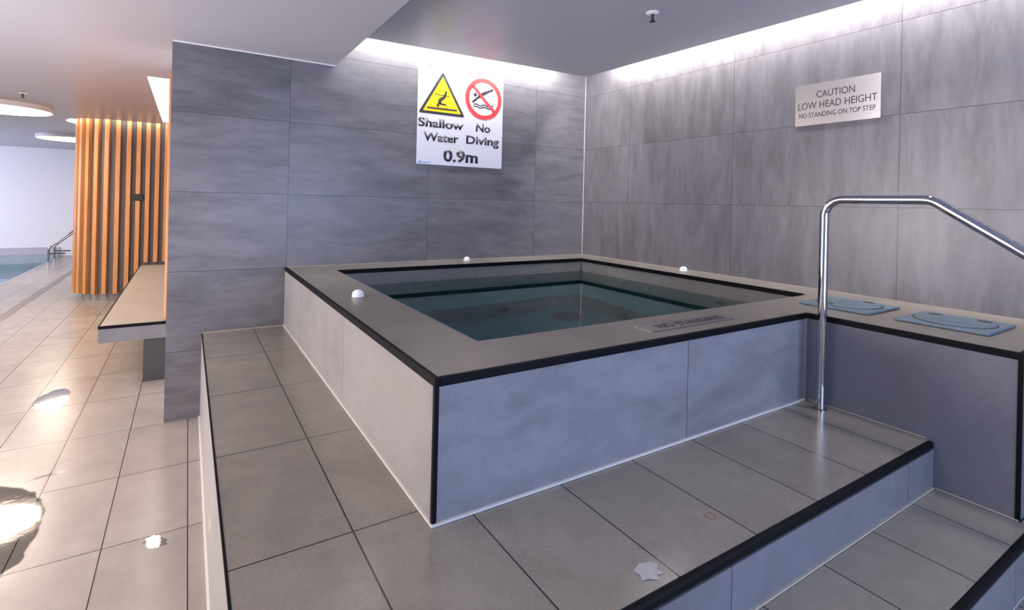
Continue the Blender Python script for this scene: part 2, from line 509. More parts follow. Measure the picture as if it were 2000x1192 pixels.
bm = nb()                                # low ceiling with its two slots
HC, HR = (-4.0, 5.18), 0.60
box(bm, XFAR, XB, YREAR, 0.0, ZL, ZL + 0.06)
box(bm, XFAR, XW, 0.0, 1.3, ZL, ZL + 0.06)
box(bm, XFAR, -3.51, 1.3, HC[1] - HR, ZL, ZL + 0.06)
K = 24
poly = [(XFAR, HC[1] - HR), (HC[0], HC[1] - HR)]
for k in range(1, K):
    a = PI * 1.5 - PI * k / K
    poly.append((HC[0] + HR * math.cos(a), HC[1] + HR * math.sin(a)))
poly += [(HC[0], HC[1] + HR), (XFAR, HC[1] + HR)]
prism(bm, poly, ZL, ZL + 0.06)
box(bm, XFAR, XW, HC[1] + HR, YFAR, ZL, ZL + 0.06)
box(bm, XB - 0.03, XB, YREAR, 0.0, ZL + 0.06, ZP + 0.05)     # step up to the spa ceiling
panel = [(XB, -0.155), (XB, YREAR), (0.10 - 0.12, YREAR), (-0.125, -2.46), (-0.215, -0.258)]
panel = [(XB, -0.155), (XB, YREAR), (-0.10, YREAR), (-0.125, -2.46), (-0.215, -0.258)]
prism(bm, panel, ZP, ZP + 0.03)
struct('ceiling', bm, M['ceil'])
bm = nb(); box(bm, XFAR - 0.2, 0.25, YREAR - 0.2, YFAR + 0.2, 2.9, 3.0); struct('ceiling_slab', bm, M['plaster'])

bm = nb(); box(bm, -0.005, 0, -0.005, 0, ZT + 0.004, ZP + 0.1); struct('trim_1', bm, M['seal'])
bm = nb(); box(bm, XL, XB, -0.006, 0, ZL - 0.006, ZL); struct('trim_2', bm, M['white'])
# ------------------------------------------------------------------ LED strips lying in the ceiling slots
def led(name, bm, mat, label):
    o = obj(name, bm, mat); tag(o, label, 'light'); return o


def bracket(o, *b):
    bm = nb(); box(bm, *b); obj('bracket', bm, M['white'], o)


bm = nb(); box(bm, -0.118, -0.103, YREAR + 0.2, -0.45, 2.69, 2.702)
o = led('led_strip', bm, M['led'], 'long LED strip in the ceiling slot along the right wall')
for y in (-0.9, -2.3, -3.7, -5.1):
    bracket(o, -0.118, -G, y, y + 0.02, 2.703, 2.709)
bm = nb(); box(bm, XB + 0.05, -0.45, -0.118, -0.103, 2.69, 2.702)
o = led('led_strip', bm, M['led'], 'LED strip in the ceiling slot above the shallow water sign')
for x in (-2.1, -1.4, -0.7):
    bracket(o, x, x + 0.02, -0.118, -G, 2.703, 2.709)
bm = nb(); box(bm, -3.508, -3.36, 1.305, 4.575, ZL + 0.03, ZL + 0.04)
tag(obj('linear_light', bm, M['slotlight']), 'long glowing white light slot in the ceiling over the floating bench', 'light')
bm = nb()
arc = [PI * 1.5 - PI * 0.8 * k / 24 for k in range(25)]
o_ = [(-3.5, HC[1] - HR + 0.022)] + [(HC[0] + (HR - 0.022) * math.cos(a), HC[1] + (HR - 0.022) * math.sin(a)) for a in arc]
i_ = [(-3.5, HC[1] - HR + 0.006)] + [(HC[0] + (HR - 0.006) * math.cos(a), HC[1] + (HR - 0.006) * math.sin(a)) for a in arc]
prism(bm, o_ + i_[::-1], ZL + 0.03, ZL + 0.045)
led('led_strip', bm, M['led_hall'], 'curved LED strip in the ceiling slot round the timber slat column')

# ------------------------------------------------------------------ spa tub
tub = thing('spa_tub', 'raised square spa tub clad in grey tile, filled with teal water', 'spa', (XT, YT, 0))
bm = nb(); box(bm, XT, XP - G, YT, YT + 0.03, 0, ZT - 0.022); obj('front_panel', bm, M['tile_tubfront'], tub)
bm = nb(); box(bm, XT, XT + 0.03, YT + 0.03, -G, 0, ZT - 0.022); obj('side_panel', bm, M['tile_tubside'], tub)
bm = nb()
e = 0.012
for x0, x1, y0, y1 in ((XT + e, XI0, YI1, -G), (XI1, -G, YI1, -G), (XI0, XI1, YI0, -G)):
    box(bm, x0, x1, y0, y1, ZT - 0.022, ZT)
box(bm, XT + e, -G, YT + e, YI1, ZT - 0.022, ZT)
obj('coping', bm, M['tile_coping'], tub)
bm = nb()
box(bm, XT - 0.003, XT + e, YT - 0.003, -G, ZT - 0.024, ZT + 0.001, 0.002)
box(bm, XT + e, XP - 0.003 - G, YT - 0.003, YT + e, ZT - 0.024, ZT + 0.001, 0.002)
obj('edge_trim', bm, M['trim'], tub, label='black metal edge trim around the rim')
bm = nb(); box(bm, XT - 0.003, XT + 0.011, YT - 0.003, YT + 0.011, ZS1 + G, ZT - 0.024, 0.002)
obj('corner_trim', bm, M['trim'], tub, label='black vertical corner trim')
bm = nb()
box(bm, XI0, XI1, YI0 - 0.008, YI0, ZT - 0.027, ZT + 0.001)
box(bm, XI1 - 0.008, XI1, YI1 + 0.03, YI0 - 0.008, ZT - 0.027, ZT + 0.001)
obj('inner_trim', bm, M['trim'], tub, label='black trim along the inner rim')
ZB = ZW - 0.90
bm = nb()
box(bm, XI0 - 0.06, XI0, YI1 - 0.06, YI0 + 0.06, ZB - 0.05, ZT - 0.022)
box(bm, XI1, XI1 + 0.06, YI1 - 0.06, YI0 + 0.06, ZB - 0.05, ZT - 0.022)
box(bm, XI0, XI1, YI1 - 0.06, YI1, ZB - 0.05, ZT - 0.022)
box(bm, XI0, XI1, YI0, YI0 + 0.06, ZB - 0.05, ZT - 0.022)
basin = obj('basin', bm, M['tile_basin'], tub)
TEAL = tile_mat('basin_floor_tile', (0.07, 0.17, 0.18), 0, 1, -2.3, -2.2, 0.5, 0.5, rough=0.4, contrast=0.2, jw=0.003, joint=(0.05, 0.1, 0.1))
bm = nb(); box(bm, XI0, XI1, YI1, YI0, ZB - 0.05, ZB); obj('basin_floor', bm, TEAL, tub, label='teal tiled floor under the water')
ZSEAT = ZW - 0.58; SB, SL, SR = 0.39, 0.47, 0.39
bm = nb()
box(bm, XI0, XI1, YI0 - SB, YI0, ZB, ZSEAT)
box(bm, XI0, XI0 + SL, YI1, YI0 - SB, ZB, ZSEAT)
box(bm, XI1 - SR, XI1, YI1, YI0 - SB, ZB, ZSEAT)
seat = obj('seat', bm, tile_mat('seat_tile', (0.13, 0.20, 0.195), 0, 1, -2.3, -2.2, 0.5, 0.5, rough=0.4, contrast=0.2, jw=0.003, joint=(0.08, 0.1, 0.1)), tub, label='grey-green tiled underwater seat')
bm = nb()
box(bm, XI0, XI1, YI0 - 0.02, YI0 - 0.001, ZSEAT, ZSEAT + 0.006)
box(bm, XI1 - 0.02, XI1 - 0.001, YI1, YI0 - 0.02, ZSEAT, ZSEAT + 0.006)
obj('seat_channel', bm, M['jet'], seat)
for x in (-1.64, -0.80):
    bm = nb(); prism(bm, circ(x, ZW - 0.19, 0.045, 24), 0, 0.012, lambda a, b, c: (a, YI0 - c, b)); obj('wall_jet', bm, M['jet'], tub)
for y in (-0.85, -1.70):
    bm = nb(); prism(bm, circ(y, ZW - 0.19, 0.045, 24), 0, 0.012, lambda a, b, c: (XI1 - c, a, b)); obj('wall_jet', bm, M['jet'], tub)
bm = nb(); prism(bm, circ(-1.29, ZW - 0.77, 0.06, 24), 0, 0.012, lambda a, b, c: (a, YI0 - SB - c, b)); obj('suction_fitting', bm, M['jet'], tub)
bm = nb(); prism(bm, circ(-1.23, ZW - 0.80, 0.06, 24), 0, 0.012, lambda a, b, c: (XI1 - SR - c, a, b)); obj('suction_fitting', bm, M['jet'], tub)
bm = nb(); lathe(bm, [(0.115, 0), (0.115, 0.012), (0.10, 0.022), (0, 0.026)], (-0.90, -0.93, ZB), 32); obj('floor_drain', bm, M['jet'], tub)
bm = nb()
box(bm, XT - 0.006, XT, YT - 0.008, -G, ZS1 + G, ZS1 + 0.008)
box(bm, XT, XP - 0.02, YT - 0.008, YT, ZS1 + G, ZS1 + 0.008)
obj('sealant', bm, M['seal'], tub)
bm = nb()
box(bm, XT + 0.01, -G, -0.006, -G, ZT, ZT + 0.004); box(bm, -0.006, -G, YT + e, -0.006, ZT, ZT + 0.004)
obj('sealant', bm, M['seal_beige'], tub, label='beige grout line between rim and wall')

bm = nb()
vs = [bm.verts.new((x, y, ZW)) for x, y in ((XI0, YI1), (XI1, YI1), (XI1, YI0), (XI0, YI0))]; bm.faces.new(vs)
o = obj('spa_water', bm, M['water']); tag(o, 'still clear teal water filling the raised spa tub', 'water', kind='stuff')

# ------------------------------------------------------------------ steps
def step_thing(label, ztop, zbot, yf, yb, x1, group='tiled steps up to the spa'):
    return thing('tiled_step', label, 'step', (XS, yf, zbot), group)


NOSE = 0.020
t = step_thing('topmost wide grey tiled step wrapping round the spa tub and holding the handrail post', ZS1, ZS2, YS1, 0, XP)
bm = nb()
box(bm, XS + 0.004, XT - G, YT - G, -G, ZS1 - 0.03, ZS1)
box(bm, XS + 0.004, XP - G, YS1 + NOSE, YT - G, ZS1 - 0.03, ZS1)
obj('tread', bm, M['tile_step'], t)
bm = nb(); box(bm, XS + 0.02, XP - G, YS1 + 0.003, YS1 + 0.03, ZS2, ZS1 - 0.03); obj('riser', bm, M['tile_riser'], t)
bm = nb(); box(bm, XS, XS + 0.02, YS1 + 0.003, -G, 0, ZS1 - 0.002); obj('side_panel', bm, M['tile_tubside'], t)
bm = nb(); box(bm, XS, XP - 0.005, YS1, YS1 + NOSE, ZS1 - 0.024, ZS1 + 0.001, 0.006); obj('nosing', bm, M['trim'], t, label='black rounded nosing on the front edge')
bm = nb(); box(bm, XS - 0.001, XS + 0.005, YS1 + NOSE, -G, ZS1 - 0.010, ZS1 + 0.001); obj('edge_trim', bm, M['trim'], t, label='thin black trim on the side edge')
bm = nb(); box(bm, XS + 0.02, XP - 0.007, YS1 - 0.004, YS1 + 0.003, ZS2 + G, ZS2 + 0.007); obj('sealant', bm, M['seal_beige'], t)
bm = nb(); box(bm, XS, XT - 0.01, -0.005, -G, ZS1, ZS1 + 0.005); obj('sealant', bm, M['seal_beige'], t)
bm = nb(); box(bm, XS - 0.008, XS, YS1 + 0.003, -G, 0, 0.006); obj('sealant', bm, M['seal'], t)

t = step_thing('middle grey tiled step just below the topmost step, ending at the plinth', ZS2, ZS3, YS2, YS1, 0)
bm = nb(); box(bm, XS + 0.02, XP - G, YS2 + NOSE, YS1 + 0.003 - G, ZS2 - 0.03, ZS2 - 0.0005); box(bm, XP - G, -G, YS2 + NOSE, YP - 0.005, ZS2 - 0.03, ZS2 - 0.0005); obj('tread', bm, M['tile_step_low'], t)
bm = nb(); box(bm, XS + 0.02, -G, YS2 + 0.003, YS2 + 0.03, ZS3, ZS2 - 0.03); obj('riser', bm, M['tile_riser'], t)
bm = nb(); box(bm, XS, XS + 0.02, YS2 + 0.003, YS1 + 0.003 - G, 0, ZS2 - 0.002); obj('side_panel', bm, M['tile_tubside'], t)
bm = nb(); box(bm, XS, -G, YS2, YS2 + NOSE, ZS2 - 0.024, ZS2 + 0.001, 0.006); obj('nosing', bm, M['trim'], t, label='black rounded nosing on the front edge')
t = step_thing('lowest grey tiled step below the middle step, at the bottom right corner', ZS3, 0, YS3, YS2, 0)
bm = nb(); box(bm, XS + 0.02, -G, YS3 + NOSE, YS2 + 0.003 - G, ZS3 - 0.03, ZS3 - G); obj('tread', bm, M['tile_step_low'], t)
bm = nb(); box(bm, XS + 0.02, -G, YS3 + 0.003, YS3 + 0.03, 0, ZS3 - 0.03); obj('riser', bm, M['tile_riser'], t)
bm = nb(); box(bm, XS, XS + 0.02, YS3 + 0.003, YS2 + 0.003 - G, 0, ZS3 - 0.002); obj('side_panel', bm, M['tile_tubside'], t)
bm = nb(); box(bm, XS, -G, YS3, YS3 + NOSE, ZS3 - 0.024, ZS3 + 0.001, 0.006); obj('nosing', bm, M['trim'], t, label='black rounded nosing on the front edge')

# ------------------------------------------------------------------ side plinth at the right wall
pl = thing('tiled_plinth', 'grey tiled plinth along the right wall carrying two blue-grey covers', 'plinth', (XP, YP, ZS2))
bm = nb(); box(bm, XP, XP + 0.03, YP, YT, ZS2 + G, ZT - 0.022); obj('side_panel', bm, tile_mat('plinth_tile', (0.112, 0.108, 0.130), 1, 2, -6, -5, 50, 50, rough=0.34, contrast=0.26), pl)  # same grey tile, darkened to put the plinth's shade into its colour
bm = nb(); box(bm, XP + 0.03, -G, YP, YP + 0.03, ZS2 - 0.1, ZT - 0.022); obj('end_panel', bm, M['tile_riser'], pl)
bm = nb(); box(bm, XP + e, -G, YP + e, YT + e - G, ZT - 0.022, ZT); obj('top_slab', bm, tile_mat('plinth_top_tile', BEIGE, 0, 1, -8, -2.80, 50, 0.6, stretch=(1.2, 1.2, 1), rough=0.3, contrast=0.2, jw=0.002, joint=(0.36, 0.31, 0.25)), pl)
bm = nb()
box(bm, XP - 0.003, XP + e, YP - 0.003, YT - 0.004, ZT - 0.024, ZT + 0.001, 0.002)
box(bm, XP + e, -G, YP - 0.003, YP + e, ZT - 0.024, ZT + 0.001, 0.002)
obj('edge_trim', bm, M['trim'], pl, label='black metal edge trim around the top')
bm = nb(); box(bm, XP - 0.003, XP + 0.010, YP - 0.003, YP + 0.010, ZS2 + G, ZT - 0.024, 0.002); obj('corner_trim', bm, M['trim'], pl, label='black vertical corner trim')
bm = nb(); box(bm, -0.006, -G, YP, YT + e - G, ZT, ZT + 0.004); obj('sealant', bm, M['seal_beige'], pl)
bm = nb(); box(bm, XP - 0.0012, XP, YS1 + 0.03, YT - 0.01, ZS1 + G, ZS1 + 0.006); obj('sealant', bm, M['seal_beige'], pl)
bm = nb(); box(bm, XP - 0.005, XP, YP, YS1 - 0.006, ZS2 + G, ZS2 + 0.006); obj('sealant', bm, M['seal_beige'], pl)

# ------------------------------------------------------------------ two access covers
def make_cover(cx, cy_, label, holes, ZT=ZT + 0.0015):
    t = thing('access_cover', label, 'cover', (cx, cy_, ZT), 'access covers on the plinth')
    bm = nb(); box(bm, cx - 0.165, cx + 0.165, cy_ - 0.158, cy_ + 0.158, ZT, ZT + 0.011, 0.003); obj('plate', bm, M['cover'], t)
    bm = nb(); ring(bm, circ(cx, cy_, 0.142), circ(cx, cy_, 0.137), ZT + 0.0112, ZT + 0.0118); obj('lid_groove', bm, M['hole'], t)
    bm = nb(); lathe(bm, [(0.135, 0), (0.135, 0.003), (0.130, 0.005), (0.06, 0.0055), (0, 0.0055)], (cx, cy_, ZT + 0.0112), 48)
    lid = obj('lid', bm, M['cover_lid'], t)
    bm = nb(); ring(bm, circ(cx, cy_, 0.055, 32), circ(cx, cy_, 0.047, 32), ZT + 0.0165, ZT + 0.0180); obj('maker_ring', bm, M['cover'], lid)
    for a in holes:
        hx, hy = cx + 0.112 * math.cos(a), cy_ + 0.112 * math.sin(a)
        bm = nb(); prism(bm, [(hx + 0.019 * math.cos(q) , hy + 0.026 * math.sin(q)) for q in [2 * PI * i / 20 for i in range(20)]], ZT + 0.0160, ZT + 0.0172)
        obj('finger_hole', bm, M['hole'], lid)
    return t


make_cover(-0.412, -2.542, 'blue-grey plastic access cover behind the rail post, nearer the spa water', (-0.42, PI - 0.42))
make_cover(-0.408, -2.957, 'blue-grey plastic access cover at the right end of the plinth', (-0.80, 0.90))

# ------------------------------------------------------------------ air buttons on the rim
def button(x, y, r, label, ZT=ZT + 0.0015):
    t = thing('air_button', label, 'button', (x, y, ZT), 'white spa push buttons')
    bm = nb(); lathe(bm, [(r, 0), (r * 1.02, 0.006), (r * 0.9, 0.010), (r * 0.72, 0.011)], (x, y, ZT), 32); obj('base_ring', bm, M['white'], t, True)
    bm = nb(); lathe(bm, [(r * 0.86, 0.0115), (r * 0.95, 0.015), (r * 0.9, 0.021), (r * 0.62, 0.029), (r * 0.25, 0.0335), (0, 0.034)], (x, y, ZT), 32); obj('push_cap', bm, M['white'], t, True)


button(-2.498, -1.285, 0.029, 'white domed button on the left rim of the spa, nearest the camera')
button(-1.302, -0.120, 0.027, 'white domed button on the back rim below the yellow triangle sign')
button(-0.100, -1.276, 0.027, 'white domed button on the right rim against the wall with the steel plaque')

# ------------------------------------------------------------------ steel nosing plate lettered on the front rim
np_ = thing('warning_plate', 'flat steel strip reading NO STANDING set on the front rim', 'plate', (-1.72, -2.455, ZT))
bm = nb(); box(bm, -1.722, -1.212, -2.456, -2.360, ZT + G, ZT + 0.003); obj('plate', bm, M['steel_plain'], np_)
bm = text_bm('NO STANDING', 0.40, 0.050, lambda a, b, c: (a, b, ZT + 0.003 + c), 0.0008, 0.012, -1.640, -2.435); obj('lettering', bm, M['black'], np_)

# ------------------------------------------------------------------ handrail
rx, ry = -0.845, -2.632
hr = thing('handrail', 'polished steel handrail rising from the topmost step and sloping down over the steps', 'handrail', (rx, ry, ZS1))
path = bend([(rx, ry, ZS1 + G), (rx, ry, 1.452), (rx, -3.015, 1.452), (rx, -4.05, 0.735), (rx, -4.05, 0.0)], 0.075, 12)
bm = nb(); tube(bm, path, 0.0185, 24); obj('rail_tube', bm, M['chrome'], hr, True)
bm = nb(); lathe(bm, [(0.026, 0), (0.026, 0.004), (0.020, 0.007)], (rx, ry, ZS1 + G), 24); obj('floor_collar', bm, M['chrome'], hr, True)
bm = nb(); lathe(bm, [(0.026, 0), (0.026, 0.004), (0.020, 0.007)], (rx, -4.05, 0), 24); obj('floor_collar', bm, M['chrome'], hr, True)

# ------------------------------------------------------------------ shallow water sign
SX, SZ, SW, SH = -1.705, 1.695, 0.777, 0.770
sg = thing('pool_sign', 'white square sign with yellow warning triangle and red no-diving circle', 'sign', (SX, 0, SZ))


def smap(lift):
    return lambda a, b, c: (SX + a, -0.006 - lift - c, SZ + b)


bm = nb()
r = 0.012; rp = []
for cx_, cz_, a0 in ((SW - r, r, -PI / 2), (SW - r, SH - r, 0), (r, SH - r, PI / 2), (r, r, PI)):
    rp += [(cx_ + r * math.cos(a0 + k * PI / 12), cz_ + r * math.sin(a0 + k * PI / 12)) for k in range(7)]
prism(bm, rp, 0, 0.006, lambda a, b, c: (SX + a, -G - c * 0.75, SZ + b)); obj('board', bm, M['signwhite'], sg)


def flat(name, poly, mat, lift=0.0, th=0.0008, parent=sg, mp=None):
    bm = nb(); prism(bm, poly, 0, th, (mp or smap)(lift)); return obj(name, bm, mat, parent)


def rtri(pts, r):
    out = []
    n = len(pts)
    for i in range(n):
        p = Vector(pts[i]); a = (Vector(pts[i - 1]) - p).normalized(); b = (Vector(pts[(i + 1) % n]) - p).normalized()
        s, e2 = p + a * r, p + b * r
        for k in range(6):
            q = k / 5
            out.append(tuple((1 - q) ** 2 * s + 2 * q * (1 - q) * p + q * q * e2))
    return out


tri = flat('warning_triangle', rtri([(0.006, 0.404), (0.412, 0.404), (0.209, 0.752)], 0.02), M['black'])
flat('triangle_field', rtri([(0.042, 0.424), (0.377, 0.424), (0.2095, 0.711)], 0.012), M['yellow'], 0.0009, parent=tri)
dv = [('ground_bar', [(0.078, 0.444), (0.339, 0.446), (0.339, 0.459), (0.078, 0.456)]),
      ('diver', stroke([(0.241, 0.597), (0.233, 0.566), (0.226, 0.548), (0.198, 0.528), (0.186, 0.512), (0.180, 0.487)], [0.015, 0.018, 0.021, 0.027, 0.030, 0.026])),
      ('diver_arm', stroke([(0.180, 0.492), (0.241, 0.487)], 0.012)),
      ('diver_head', circ(0.170, 0.475, 0.0115, 20)),
      ('wave_line', stroke([(0.142 + 0.0131 * k, 0.561 + 0.004 * math.sin(k * 1.25)) for k in range(11)], 0.006))]
for n, p in dv:
    flat(n, p, M['black'], 0.0018, 0.0006, tri)
rc = flat('diver', stroke([(0.676, 0.667), (0.640, 0.650), (0.585, 0.622), (0.540, 0.593)], [0.019, 0.019, 0.030, 0.035]), M['black'], 0, 0.0006)
flat('diver_arm', stroke([(0.548, 0.598), (0.520, 0.574), (0.481, 0.540)], 0.019), M['black'], 0, 0.0006)
flat('diver_head', circ(0.506, 0.605, 0.0155, 24), M['black'], 0, 0.0006)
for zz in (0.524, 0.505):
    flat('wave_line', stroke([(0.492 + 0.0095 * k, zz + 0.006 * math.sin(k * 0.75 - 0.2)) for k in range(21)], 0.010), M['black'], 0, 0.0006)
bm = nb(); ring(bm, circ(0.587, 0.578, 0.174, 64), circ(0.587, 0.578, 0.138, 64), 0, 0.0008, smap(0.0007))
dd = Vector((0.697 - 0.468, 0.468 - 0.686)).normalized(); c0 = Vector((0.587, 0.578)); nn = Vector((-dd.y, dd.x)) * 0.0125
prism(bm, [tuple(c0 - dd * 0.145 + nn), tuple(c0 - dd * 0.145 - nn), tuple(c0 + dd * 0.145 - nn), tuple(c0 + dd * 0.145 + nn)], 0, 0.0008, smap(0.0007))
obj('prohibition_ring', bm, M['red'], sg)
for s, x, y, w, h in (('Shallow', 0.007, 0.297, 0.396, 0.072), ('No', 0.520, 0.298, 0.136, 0.072), ('Water', 0.053, 0.186, 0.308, 0.072), ('Diving', 0.430, 0.191, 0.315, 0.070), ('0.9m', 0.227, 0.032, 0.316, 0.098)):
    bm = text_bm(s, w, h, smap(0), 0.0008, 0.034 if s == '0.9m' else 0.028, x, y); obj('lettering', bm, M['black'], sg)
bm = nb()
prism(bm, [(0.014, 0.008), (0.040, 0.008), (0.034, 0.026), (0.022, 0.026)], 0, 0.0006, smap(0))
for k in range(6):
    x_ = 0.050 + k * 0.012; prism(bm, [(x_, 0.010), (x_ + 0.007, 0.010), (x_ + 0.007, 0.020), (x_, 0.020)], 0, 0.0006, smap(0))
obj('maker_mark', bm, M['blue'], sg, label='tiny blue maker mark in the lower left corner')

# ------------------------------------------------------------------ steel caution plaque on the right wall
pq = thing('caution_plaque', 'brushed steel plaque reading CAUTION LOW HEAD HEIGHT on the right wall', 'plaque', (0, -2.26, 1.92))
bm = nb(); box(bm, -0.005, -G, -2.497, -2.026, 1.920, 2.170, 0.001); obj('plate', bm, M['steel'], pq)
for s, a, w, z, h in (('CAUTION', 2.153, 0.212, 2.084, 0.040), ('LOW HEAD HEIGHT', 2.045, 0.434, 2.020, 0.041), ('NO STANDING ON TOP STEP', 2.051, 0.421, 1.968, 0.028)):
    bm = text_bm(s, w, h, lambda p, q, c: (-0.005 - c, -p, q), 0.0006, 0.0, a, z); obj('lettering', bm, M['ink_grey'], pq)

# ------------------------------------------------------------------ sprinklers
def sprinkler(x, y, z, label, s=1.0):
    t = thing('fire_sprinkler', label, 'sprinkler', (x, y, z), 'ceiling sprinklers')
    bm = nb(); lathe(bm, [(0.022 * s, -0.010 * s), (0.038 * s, -0.004 * s), (0.040 * s, 0)], (x, y, z), 28); obj('escutcheon', bm, M['white'], t, True)
    bm = nb(); lathe(bm, [(0.006 * s, -0.048 * s), (0.004 * s, -0.040 * s), (0.004 * s, -0.026 * s), (0.010 * s, -0.018 * s), (0.011 * s, -0.009 * s)], (x, y, z), 16); obj('nozzle', bm, M['dark_metal'], t, True)
    bm = nb(); lathe(bm, [(0.017 * s, -0.053 * s), (0.017 * s, -0.050 * s), (0.005 * s, -0.047 * s)], (x, y, z), 20); obj('deflector', bm, M['dark_metal'], t, True)
    bm = nb()
    for sg_ in (-1, 1):
        tube(bm, [(x + sg_ * 0.009 * s, y, z - 0.018 * s), (x + sg_ * 0.012 * s, y, z - 0.032 * s), (x + sg_ * 0.004 * s, y, z - 0.046 * s)], 0.0016 * s, 8)
    obj('frame_arm', bm, M['dark_metal'], t, True)


sprinkler(-0.905, -1.665, ZP, 'white and bronze sprinkler under the ceiling above the spa')
sprinkler(-4.585, 2.95, ZL, 'small sprinkler under the low ceiling above the far-left round light', 0.9)

# ------------------------------------------------------------------ floating bench
bn = thing('floating_bench', 'long floating tiled bench along the corridor wall', 'bench', (-3.53, 0.87, 0))
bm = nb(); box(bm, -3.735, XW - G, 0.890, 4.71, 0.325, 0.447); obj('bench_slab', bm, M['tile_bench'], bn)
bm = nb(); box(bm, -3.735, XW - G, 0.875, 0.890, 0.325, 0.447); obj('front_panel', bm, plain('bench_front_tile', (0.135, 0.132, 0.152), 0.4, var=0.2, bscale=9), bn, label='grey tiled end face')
bm = nb(); box(bm, -3.737, XW - G, 0.868, 0.878, 0.428, 0.450, 0.002); box(bm, -3.738, -3.730, 0.878, 4.71, 0.436, 0.449); obj('edge_trim', bm, M['trim'], bn, label='dark edge trim on the seat edge')
bm = nb(); box(bm, -3.47, XW - G, 0.90, 4.71, 0.0, 0.325); obj('support', bm, plain('recess_shade', (0.035, 0.033, 0.036), 0.6), bn, label='recessed support under the seat, coloured dark as shade')  # near-black colour stands for the shade under the bench

# ------------------------------------------------------------------ timber slats: column with flat return
ss = thing('slat_screen', 'rounded column and flat return clad in upright orange timber slats', 'slat screen', (-4.0, 4.9, 0))
R0 = 0.45
bk = [(HC[0] + R0 * math.cos(PI * 1.5 - PI * k / 24), HC[1] + R0 * math.sin(PI * 1.5 - PI * k / 24)) for k in range(25)]
bk = [(XW - G, HC[1] - R0)] + bk + [(XW - G, HC[1] + R0)]
bm = nb(); prism(bm, bk, 0.10, 2.75); obj('backing', bm, M['darkgap'], ss, label='dark backing behind the slats')
sk = [(XW - G, HC[1] - 0.40)] + [(HC[0] + (0.40 + 0.012 * (k % 2)) * math.cos(PI * 1.5 - PI * k / 36), HC[1] + (0.40 + 0.012 * (k % 2)) * math.sin(PI * 1.5 - PI * k / 36)) for k in range(37)] + [(XW - G, HC[1] + 0.40)]
bm = nb(); prism(bm, sk, 0.0, 0.10); obj('skirting', bm, plain('grey_skirting', (0.30, 0.28, 0.31), 0.35), ss, label='grey skirting under the column')


def slat(cx_, cy_, ang, z0, z1, parent, w=0.048, dpt=0.052):
    bm = nb(); box(bm, -w / 2, w / 2, -dpt, 0, z0, z1, 0.003)
    bmesh.ops.rotate(bm, verts=bm.verts[:], cent=(0, 0, 0), matrix=Matrix.Rotation(ang, 3, 'Z'))
    bmesh.ops.translate(bm, verts=bm.verts[:], vec=(cx_, cy_, 0))
    return obj('slat', bm, M['wood'], parent)


for k in range(13):
    a = k * 0.243
    slat(HC[0] - R0 * math.sin(a), HC[1] - R0 * math.cos(a), -a, 0.085, 2.72, ss)
for x in (-3.885, -3.779, -3.676, -3.571, -3.467):
    z0 = 0.085 if x < -3.74 else 0.487
    if abs(x + 3.779) < 0.01:
        slat(x, HC[1] - R0, 0, z0, 1.315, ss); slat(x, HC[1] - R0, 0, 1.405, 2.72, ss)
    else:
        slat(x, HC[1] - R0, 0, z0, 2.72, ss)
bm = nb(); box(bm, -3.83, -3.725, 4.69, 4.73, 1.318, 1.402, 0.004); obj('control_box', bm, M['hole'], ss, label='small black box let into one slat')

cl = thing('slat_cladding', 'upright timber slats along the corridor wall above the bench', 'slat cladding', (XW, 0.9, 0.45))
for k in range(34):
    bm = nb(); y_ = 0.90 + k * 0.108; box(bm, XW - 0.036, XW - G, y_, y_ + 0.055, 0.455, 2.335, 0.003); obj('slat', bm, M['wood'], cl)

# ------------------------------------------------------------------ round ceiling lights
def disc_light(x, y, label, r=0.5, src=None):
    if src is not None:
        return copy_thing(src, (x, y, ZL), label)
    t = thing('ceiling_light', label, 'ceiling light', (x, y, ZL), 'round drum ceiling lights')
    bm = nb(); lathe(bm, [(r, -0.055), (r + 0.012, -0.055), (r + 0.012, 0)], (x, y, ZL), 64); obj('drum', bm, M['white'], t, True)
    bm = nb(); lathe(bm, [(0, -0.062), (r * 0.9, -0.061), (r - 0.002, -0.056)], (x, y, ZL), 64); obj('diffuser', bm, M['disc'], t, True, label='glowing round diffuser')
    return t


d0 = disc_light(-5.02, 4.0, 'glowing round drum light on the ceiling at the far left edge', 0.47)
disc_light(-4.88, 7.6, 'glowing round drum light half hidden behind the slat column', src=d0)
d1 = disc_light(-4.95, 0.25, 'small added round drum light above the deck left of the picture', src=d0); d1.scale = (0.3, 0.3, 1)  # unseen lamp, added for a highlight on the plaque
for x, y, lb in ((-5.4, 1.4, 'added round drum light above the deck beside the bench, left of the picture'), (-5.45, 2.55, 'added round drum light over the deck between the bench and the swimming pool'), (-5.0, -2.6, 'added round drum light left of the camera above the wet floor'), (-8.0, 2.2, 'added round drum light at the near end of the swimming pool'), (-8.2, 6.6, 'added round drum light over the middle of the swimming pool')):  # unseen lamps added to brighten the hall and deck
    disc_light(x, y, lb, src=d0)

dl = thing('downlight', 'small recessed downlight over the steps beside the handrail', 'downlight', (-0.68, -2.95, ZP))
bm = nb(); ring(bm, circ(-0.68, -2.95, 0.055, 32), circ(-0.68, -2.95, 0.042, 32), ZP - 0.004, ZP); obj('bezel', bm, M['white'], dl)

